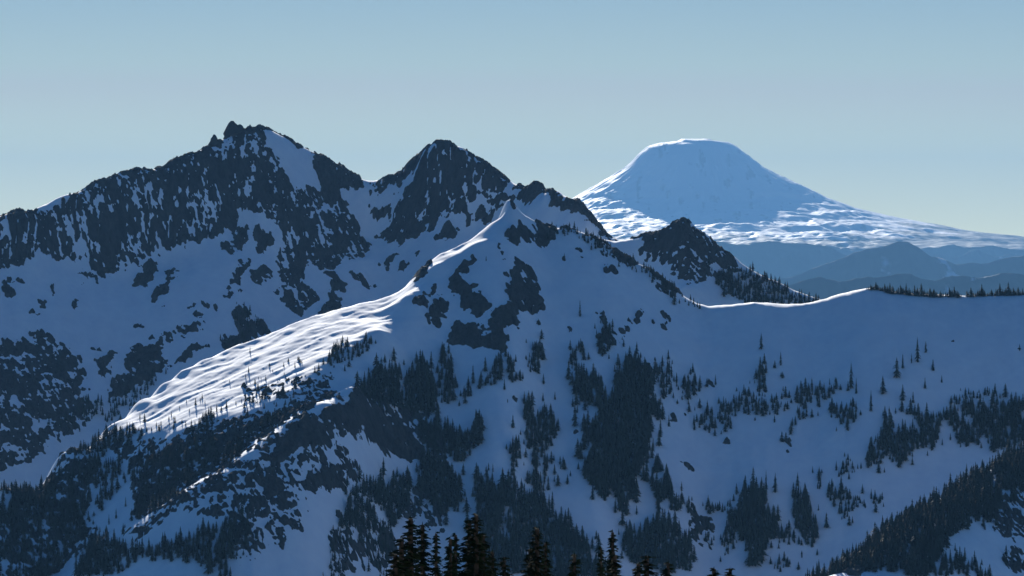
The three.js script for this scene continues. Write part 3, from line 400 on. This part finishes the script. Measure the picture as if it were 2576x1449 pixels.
// pinnacles of the horn: leaning, faceted towers on the crest
function pinnacle(px, py, d, height, radius, lean, s) {
  const p = at(px, py, d), y0 = M.height(p[0], p[2]) - 4, H = p[1] - y0 + height, rows = 7, around = 9, pos = [], idx = [], col = [];
  for (let r = 0; r <= rows; r++) for (let a = 0; a < around; a++) {
    const t = r / rows, w = radius * (1 - t ** 1.6 * .86) * (1 + .35 * noise(a * 1.7, r * .9, s)), an = a / around * 2 * Math.PI;
    pos.push(p[0] + lean * t + Math.cos(an) * w, y0 + H * t * (1 + .05 * noise(a, r, s + 3)), p[2] + Math.sin(an) * w); col.push(.055, .052, .048);
  }
  for (let r = 0; r < rows; r++) for (let a = 0; a < around; a++) { const b = (a + 1) % around, k = r * around; idx.push(k + a, k + around + a, k + b, k + b, k + around + a, k + around + b); }
  for (let a = 1; a < around - 1; a++) idx.push(rows * around, rows * around + a + 1, rows * around + a);
  const g = new THREE.BufferGeometry(); g.setAttribute('position', new THREE.Float32BufferAttribute(pos, 3)); g.setAttribute('color', new THREE.Float32BufferAttribute(col, 3)); g.setIndex(idx);
  const f = g.toNonIndexed(); f.computeVertexNormals();
  const m = new THREE.Mesh(f, ROCK); m.name = 'rock_pinnacle'; m.castShadow = m.receiveShadow = true; massif.add(m);
}
pinnacle(587, 332, 4932, 13, 12, -1.5, 5); pinnacle(603, 330, 4934, 8, 9, 0, 6); pinnacle(538, 360, 4912, 10, 7.5, .5, 7); pinnacle(553, 358, 4917, 4, 8, 0, 14); pinnacle(522, 372, 4905, 3, 5, 0, 12); pinnacle(628, 325, 4942, 5.5, 3.4, .5, 8); pinnacle(572, 340, 4926, 4, 5, 0, 13); pinnacle(887, 445, 4994, 4, 4, 0, 9);
pinnacle(176, 495, 4771, 5, 2.4, 0, 10); pinnacle(1165, 380, 4930, 1.5, 4, 0, 11);

// ---------------------------------------------------------------- far hills, forested, with old snow in the clearings
function hill(label, d, crest, slope, s, snow) {
  const k = d / FOCAL, x0 = (crest[0][0] - 1288) * k, x1 = (crest.at(-1)[0] - 1288) * k, step = (x1 - x0) / 260;
  const t = new Terrain(x0, x1, -d - 2500, -d + 4200, Math.max(step, 14)), top = crest.map(([px, py]) => { const p = at(px, py, d); return [p[0], p[1]]; });
  const u = d / 13000;
  t.each((x, z) => { const w = -(z + d), a = Math.abs(w); return lerpTable(top, x) - a * slope * (w > 0 ? 1.2 : 1) + fbm(x / 260 / u, z / 260 / u, 5, s) * 22 * u + ridged(x / 190 / u, z / 500 / u, 4, s + 4) * 17 * u + ridged(x / 420 / u, z / 900 / u, 3, s + 9) * Math.min(a * .3, 130 * u) - 9 * u; });
  const m = t.mesh(FAR, (x, z, h) => h > 850, (x, z, h) => { const v = fbm(x / 140 / u, z / 420 / u, 5, s + 20) + fbm(x / 40 / u, z / 60 / u, 2, s + 30) * .3, q = smooth(snow, snow + .12, v); return [.03 + .55 * q, .042 + .56 * q, .036 + .60 * q]; });
  return put(m, 'far_hill', label, 'hill', 'structure');
}
hill('hazy blue wooded hill with a rounded central summit beyond the saddle', 37000, [[1500, 800], [1700, 760], [1850, 722], [1960, 702], [2040, 672], [2120, 650], [2150, 635], [2200, 631], [2240, 617], [2262, 609], [2285, 607], [2305, 615], [2325, 632], [2345, 648], [2400, 666], [2480, 656], [2576, 645], [2700, 640], [2900, 650]], .8, 201, .30);
hill('pale blue level wooded hill directly under the volcano', 47000, [[1500, 640], [1700, 604], [1800, 606], [1880, 611], [1930, 608], [1955, 611], [1985, 619], [2020, 624], [2090, 627], [2115, 636], [2140, 650], [2220, 682], [2400, 730]], .75, 231, .34);
hill('pale blue cone shaped hill near the right edge', 52500, [[2150, 690], [2280, 650], [2340, 644], [2400, 648], [2425, 640], [2440, 630], [2460, 625], [2480, 633], [2500, 644], [2576, 640], [2700, 636], [2850, 640]], .75, 261, .32);

hill('low jagged hazy ridge just above the tree lined saddle', 27000, [[1700, 780], [1850, 750], [1930, 728], [1990, 716], [2060, 700], [2110, 706], [2150, 690], [2210, 701], [2290, 688], [2350, 702], [2420, 684], [2470, 694], [2530, 686], [2600, 696], [2750, 690]], .8, 271, .32);
hill('faint broken ridge at the foot of the volcano by the right edge', 54500, [[2220, 650], [2290, 632], [2325, 622], [2360, 629], [2400, 620], [2430, 626], [2500, 622], [2540, 632], [2600, 627], [2750, 640]], .7, 281, .30);

// ---------------------------------------------------------------- the volcano on the skyline
{
  const D = 60000, k = D / FOCAL, cx = (1768 - 1288) * k, V = new Terrain(cx - 4600, cx + 8200, -D - 2600, -D + 7600, 27);
  const yOf = py => at(1768, py, D)[1];
  const left = [[0, 350], [54, 350], [64, 356], [108, 362], [140, 373], [163, 392], [181, 413], [200, 430], [268, 470], [340, 508], [420, 545], [520, 580], [700, 625], [900, 660]].map(([r, y]) => [r * k, yOf(y)]);
  const right = [[0, 350], [20, 350], [29, 357], [64, 357], [84, 369], [102, 385], [150, 424], [190, 446], [250, 470], [312, 500], [382, 526], [480, 549], [582, 568], [682, 585], [808, 600], [1000, 620], [1300, 650], [1600, 680]].map(([r, y]) => [r * k, yOf(y)]);
  const front = [[0, 349], [48, 354], [78, 368], [112, 396], [165, 440], [220, 482], [262, 514], [296, 530], [510, 558], [740, 590], [960, 620], [1160, 655], [1350, 690]].map(([r, y]) => [r * k, yOf(y)]);
  V.each((x, z) => {
    const dx = x - cx, dz = z + D, r = Math.hypot(dx, dz), c = dx / (r + 1e-6), f = dz > 0 ? (dz / (r + 1e-6)) ** 2 : (dz / (r + 1e-6)) ** 2 * .9, side = lerpTable(c < 0 ? left : right, r);
    const h = side * (1 - f) + lerpTable(front, r) * f, low = smooth(1100, 2300, r);
    const bench = (v => { const s = 150, u = (v + fbm(x / 1000, z / 700, 5, 307) * 60) / s, f = u - Math.floor(u); return (smooth(.6, 1, f) - f) * s; })(h);
    return h + bench * smooth(900, 1900, r) * smooth(200, 1000, dz) * .35 + ridged(Math.atan2(dz, dx) * 9, r / 2200, 4, 301) * 42 * smooth(200, 900, r) * (1 - low * .6) * (dz > 0 ? 1 : .3) + (fbm((x + fbm(x / 500, z / 500, 3, 317) * 500) / 900, z / 700, 6, 311) * 78 + ridged((x + z * .5) / 300, z / 800, 4, 315) * 22) * low * smooth(0, 900, dz) * (1 - .55 * smooth(1400, 3200, dx)) + fbm(x / 260, z / 260, 3, 320) * 10;
  });
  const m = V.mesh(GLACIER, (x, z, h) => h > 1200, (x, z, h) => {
    const dz = z + D, n = fbm(x / 520, z / 700, 6, 331) * 330, r = fbm(x / 130, z / 330, 4, 341), wood = smooth(yOf(597) + 40, yOf(597) - 60, h + n - 170 * smooth(1600, 3600, x - cx)), rock = smooth(.24, .4, r) * .6;  // wood: forest low down, plus dark patches painted as shade among sunlit snow
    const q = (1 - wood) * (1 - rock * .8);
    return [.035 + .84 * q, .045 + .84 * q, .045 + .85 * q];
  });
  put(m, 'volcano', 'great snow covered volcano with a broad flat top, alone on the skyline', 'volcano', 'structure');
}

// ---------------------------------------------------------------- conifers
const BARK = std(.03, .025, .02, 1);
const NEEDLES = [std(.022, .034, .022, .9), std(.028, .038, .024, .9), std(.020, .030, .022, .9)];
function soup(tri) { const g = new THREE.BufferGeometry(); g.setAttribute('position', new THREE.Float32BufferAttribute(tri, 3)); g.computeVertexNormals(); return g; }
function trunkShape(sides = 6) { const g = new THREE.CylinderGeometry(.006, .022, 1.02, sides, 1); g.translate(0, .48, 0); return g; }
// a narrow subalpine crown, one metre tall: ragged skirts of drooping boughs, gaps between them
function distantCrown(s, wide, tiers = 9) {
  const t = [], r = (i, j) => hash(i, j, s) / 6.2832;
  for (let k = 0; k < tiers; k++) {
    const u = k / tiers, y = .06 + .9 * u + .02 * r(k, 1), R0 = wide * (1 - u) ** .85 * (.75 + .5 * r(k, 2)) + .012, n = 7, drop = .10 + .05 * r(k, 3), a0 = r(k, 4) * 6.28, top = y + .13 * (1 - u * .5);
    for (let i = 0; i < n; i++) {
      const a = a0 + (i + .35 * r(k * 9 + i, 5)) / n * 6.2832, q = R0 * (.55 + .75 * r(k * 9 + i, 6)), w = .48, d = drop * (.6 + .6 * r(i, k + 7));
      const tip = [Math.cos(a) * q, y - d * .55, Math.sin(a) * q], L = [Math.cos(a - w) * q * .55, y + .015, Math.sin(a - w) * q * .55], Q = [Math.cos(a + w) * q * .55, y + .015, Math.sin(a + w) * q * .55], T = [0, Math.min(top, 1), 0];
      t.push(...T, ...Q, ...tip, ...T, ...tip, ...L, ...L, ...tip, ...Q);
    }
  }
  t.push(0, 1.02, 0, .012, .86, 0, -.006, .86, .01, 0, 1.02, 0, -.006, .86, .01, -.006, .86, -.01, 0, 1.02, 0, -.006, .86, -.01, .012, .86, 0);
  return soup(t);
}
const CROWNS = [.15, .17, .13, .19, .16, .14].map((w, i) => distantCrown(400 + i * 31, w));
const TRUNK = trunkShape(5);
function distantTree(v) {
  const g = new THREE.Group(), t = new THREE.Mesh(TRUNK, BARK), c = new THREE.Mesh(CROWNS[v % 6], NEEDLES[v % 3]);
  t.name = 'trunk'; c.name = 'crown'; g.add(t, c); return g;
}
const PROTO = CROWNS.map((_, v) => distantTree(v));
const WHOLE = CROWNS.map(c => mergeGeometries([c, TRUNK.toNonIndexed().deleteAttribute('uv').deleteAttribute('normal')].map((g, i) => { const q = g.clone(); q.deleteAttribute('normal'); q.computeVertexNormals(); return q; })));

const trees = [];                                   // { x, y, z, h, wide, size, label, group }
function stand(sheet, x, z, h, wide, label, group, bonus = 0) { const y = sheet.height(x, z) - .4; trees.push({ x, y, z, h, wide, label, group, size: h / -z * (1 + bonus) }); }
for (const [px, base, tall, wide] of SINGLES) {
  const p = S.hit(px, base); if (!p) continue;
  const side = px < 900 ? 'near the sunlit spur' : px < 1500 ? 'on the middle of the shaded slope' : px < 2000 ? 'on open snow right of the tall grove' : 'on open snow below the right skyline';
  stand(S, p[0], p[2], tall * -p[2] / FOCAL, wide, `${wide > 1.2 ? 'broad' : tall > 40 ? 'tall slender' : 'small slender'} conifer ${side}`, `${wide > 1.2 ? 'broad' : tall > 40 ? 'tall' : 'small'} lone conifers ${side}`, 3);
}
for (const [px, base, tall] of CREST_TREES) {
  const p = S.hit(px, base + 2); if (!p) continue;
  for (const s of [-9, -5, 4, 8]) { const q = S.hit(px + s, base + 4); if (q) stand(S, q[0], q[2] - 5, tall * -q[2] / FOCAL * (.55 + .3 * rnd()), 2.6, 'low bushy conifer on the right skyline ridge', 'low conifers on the right skyline', 1); }
  stand(S, p[0], p[2] - 2, tall * -p[2] / FOCAL * 1.25, tall > 20 ? 1.7 : 2.6, tall > 20 ? 'taller dark conifer on the right skyline ridge' : 'low bushy conifer on the right skyline ridge', tall > 20 ? 'taller conifers on the right skyline' : 'low conifers on the right skyline', 3);
}
for (const [key, h0, gap0, flat, where] of GROVES) {
  const h = h0 * 1.12, gap = gap0 * (gap0 > 8 ? .8 : gap0 > 5.5 ? .6 : .68);
  const sheet = SHEET[key][0], poly = toPlan(sheet, flat, h * FOCAL / (key === 'M' ? 4600 : key === 'K' ? 4300 : 3600) * .35);
  if (poly.length < 3) continue;
  let x0 = 1e9, x1 = -1e9, z0 = 1e9, z1 = -1e9;
  for (const [x, z] of poly) { x0 = Math.min(x0, x); x1 = Math.max(x1, x); z0 = Math.min(z0, z); z1 = Math.max(z1, z); }
  for (let z = z0 - 8; z < z1 + 8; z += gap) for (let x = x0 - 8; x < x1 + 8; x += gap) {
    const X = x + (rnd() - .5) * gap * 1.3, Z = z + (rnd() - .5) * gap * 1.3, H = h * (.4 + .8 * rnd() ** 1.3 + (rnd() < .06 ? .35 : 0)), W = 1.25 + .8 * rnd();
    const within = inside(poly, X, Z), lanes = fbm(X / 11, Z / 38, 3, 77) + fbm(X / 30, Z / 24, 2, 79) * .5;
    if (within ? lanes < (gap0 > 5.5 ? (gap0 < 7 ? -.2 : -.05) : (key === 'K' ? -.9 : h0 >= 11 ? -.46 : -.36) + .13 * Math.exp(-edgeDistance(poly, X, Z) / 6)) : rnd() > .05 || edgeDistance(poly, X, Z) > 9 || gap0 > 8) continue;
    stand(sheet, X, Z, H, W, `dark conifer ${where}`, `conifers ${where}`);
  }
}
// which trees show most: seen from the viewpoint, nearer ones first, each hides what stands behind it
{
  const W = 1288, H = 725, seen = new Uint8Array(W * H);
  for (const t of [...trees].sort((a, b) => b.z - a.z)) {
    const u = (t.x / -t.z * FOCAL + 1288) / 2, v0 = (615 - (t.y - EYE) / -t.z * FOCAL) / 2, hp = t.h / -t.z * FOCAL / 2; let n = 0;
    for (let k = 0; k < hp; k++) { const w = .16 * t.wide * (hp - k) + .4, y = Math.round(v0 - k); if (y < 0 || y >= H) continue; for (let x = Math.round(u - w); x <= u + w; x++) if (x >= 0 && x < W) { if (!seen[y * W + x]) n++; seen[y * W + x] = 1; } }
    t.size = n;
  }
}
trees.sort((a, b) => b.size - a.size);
console.log('distant trees', trees.length, 'smallest shown singly', trees[299].size);
const picked = trees.slice(0, 300), ONES = ['', 'first', 'second', 'third', 'fourth', 'fifth', 'sixth', 'seventh', 'eighth', 'ninth', 'tenth', 'eleventh', 'twelfth', 'thirteenth', 'fourteenth', 'fifteenth', 'sixteenth', 'seventeenth', 'eighteenth', 'nineteenth'], TENS = ['', '', 'twenty', 'thirty', 'forty', 'fifty', 'sixty', 'seventy'];
const ordinal = n => n < 20 ? ONES[n] : n % 10 ? `${TENS[n / 10 | 0]}-${ONES[n % 10]}` : TENS[n / 10].replace(/y$/, 'ieth');
for (const name of new Set(picked.map(t => t.group))) {
  const row = picked.filter(t => t.group === name).sort((a, b) => a.x / a.z - b.x / b.z).reverse();
  row.sort((a, b) => a.x / -a.z - b.x / -b.z);
  if (row.length > 1 && row.length < 79) row.forEach((t, i) => { t.label = i === 0 ? 'leftmost ' + t.label : i === row.length - 1 ? 'rightmost ' + t.label : `${ordinal(i + 1)} from the left, ${t.label.replace('dark ', '')}`; });
}
picked.forEach((t, i) => {
  const g = PROTO[i % 6].clone(); g.position.set(t.x, t.y, t.z); g.rotation.y = rnd() * 6.28; g.scale.set(t.h * t.wide, t.h, t.h * t.wide);
  put(g, 'conifer_tree', t.label, 'tree', null, t.group);
});
{
  const wood = new THREE.Group(), m4 = new THREE.Matrix4(), q = new THREE.Quaternion(), up = new THREE.Vector3(0, 1, 0), rest = trees.slice(300);
  for (let v = 0; v < 6; v++) {
    const mine = rest.filter((_, i) => i % 6 === v), im = new THREE.InstancedMesh(WHOLE[v], NEEDLES[v % 3], mine.length);
    mine.forEach((t, i) => im.setMatrixAt(i, m4.compose(new THREE.Vector3(t.x, t.y, t.z), q.setFromAxisAngle(up, rnd() * 6.28), new THREE.Vector3(t.h * t.wide, t.h, t.h * t.wide))));
    im.name = 'conifers'; im.userData.kind = 'stuff'; wood.add(im);
  }
  put(wood, 'forest', 'dense dark conifer woods covering the lower slopes of the snow mountains', 'forest', 'stuff');
}

// the nearest conifers, whose tops reach into the bottom of the view
function nearCrown(s, wide) {
  const t = [], r = (i, j) => hash(i, j, s) / 6.2832;
  let n = 0;
  for (let y = .10; y < .985; y += .0085 + .004 * r(n, 9)) {
    const u = (y - .1) / .9, reach = wide * 1.15 * (1 - u) ** .85 * (.7 + .5 * r(n, 1)) + .008, boughs = u > .9 ? 4 : 6;
    for (let b = 0; b < boughs; b++) {
      n++;
      const a = r(n, 2) * 6.2832, L = reach * (.5 + .65 * r(n, 3)), rise = u > .85 ? .5 : .3 - .8 * r(n, 4), yb = y + (r(n, 31) - .5) * .03, ca = Math.cos(a), sa = Math.sin(a);
      for (let k = 0; k < 9; k++) {
        const f = .12 + k / 8 * .88, q = L * f, py = yb + L * rise * f * (1.2 - f * .9) - L * .18 * f * f, w = (.010 + .075 * wide * (1.1 - u)) * (1.15 - f * .7) * (.6 + .8 * r(n * 11 + k, 5)), yaw = a + (r(n * 11 + k, 6) - .5) * 2.6, tip = w * (.9 + r(n, k + 7));
        const cx = ca * q, cz = sa * q, ex = cx + Math.cos(yaw) * tip, ez = cz + Math.sin(yaw) * tip, ey = py - w * (.25 + .7 * r(n, k + 17)) + w * .4 * r(k, n + 3), nx = -Math.sin(yaw) * w * .45, nz = Math.cos(yaw) * w * .45;
        t.push(cx + nx, py + w * .2, cz + nz, ex, ey, ez, cx - nx, py - w * .35, cz - nz);
      }
    }
  }
  for (let k = 0; k < 10; k++) { const y = .9 + k * .0095, a = r(k, 41) * 6.28, w = .008 * (1.4 - k * .1); t.push(0, y + .018, 0, Math.cos(a) * w, y, Math.sin(a) * w, Math.cos(a + 2) * w, y - .006, Math.sin(a + 2) * w); }
  return soup(t);
}
const NEAR = [[.13, 501], [.15, 523], [.11, 547], [.17, 571]].map(([w, s]) => nearCrown(s, w));
const NEAR_TRUNK = trunkShape(9), NEAR_NEEDLES = std(.008, .017, .008, 1, { specularIntensity: .05 });
const near = [[1033, 1297, 175, 1.35, 'tallest conifer of the dense clump at bottom centre'], [1010, 1348, 172, 1.5, 'lower conifer on the outer flank of the bottom clump'], [994, 1388, 165, 1.5, 'short conifer with a stray bough at the clump edge'], [1063, 1313, 182, 1.1, 'second conifer tucked behind the tallest one of the bottom clump'], [1097, 1335, 240, .8, 'thin pale conifer between the two thick bottom clumps'], [1133, 1348, 205, .9, 'one of a thin pair of spires in the bottom clump'], [1146, 1338, 210, .8, 'slightly taller one of a thin pair of spires in the bottom clump'],
  [1181, 1302, 180, 1.15, 'forked left spire of the twin topped bottom clump'], [1198, 1288, 178, 1.2, 'highest spire of the twin topped bottom clump'], [1215, 1340, 182, 1.3, 'lower conifer leaning on the twin topped clump'], [1239, 1382, 200, 1, 'small pointed conifer right of the twin topped clump'], [1268, 1396, 200, 1.1, 'small rounded conifer beside the pointed one'], [1351, 1323, 185, 1.25, 'thick lone spire to the right of the bottom clumps'], [1334, 1375, 190, 1.2, 'short conifer at the foot of the thick lone spire'], [1372, 1360, 190, .95, 'narrow conifer close against the thick lone spire'],
  [1445, 1388, 215, 1, 'short conifer alone between two taller bottom spires'], [1541, 1332, 188, .95, 'ragged spire with a bent top against a snow patch'], [1546, 1390, 178, 1.5, 'wide shouldered conifer under the ragged spire'], [1512, 1372, 300, .7, 'faint slim conifer just behind the ragged spire'], [1627, 1393, 230, 1.5, 'broad bushy conifer low at the bottom edge'], [1606, 1412, 225, 1.3, 'smaller half of the broad bushy pair'], [1681, 1411, 230, 1.2, 'squat conifer next to the broad bushy pair'], [1796, 1426, 250, 1.6, 'bushy conifer top just inside the bottom edge'], [1837, 1425, 250, 1.3, 'last conifer top along the bottom edge to the right']];
near.forEach(([px, py, d, wide0, label], i) => {
  const wide = wide0 * .88;
  const p = at(px, py, d), y = hillside.height(p[0], p[2]) - .2, h = p[1] - y, g = new THREE.Group(), c = new THREE.Mesh(NEAR[i % 4], NEAR_NEEDLES), t = new THREE.Mesh(NEAR_TRUNK, BARK);
  c.name = 'crown'; t.name = 'trunk'; g.add(t, c); g.position.set(p[0], y, p[2]); g.rotation.y = rnd() * 6.28; g.scale.set(h * wide, h, h * wide);
  put(g, 'near_conifer', label, 'tree', null, 'nearest conifers along the bottom edge');
});

renderer.render(scene, camera);
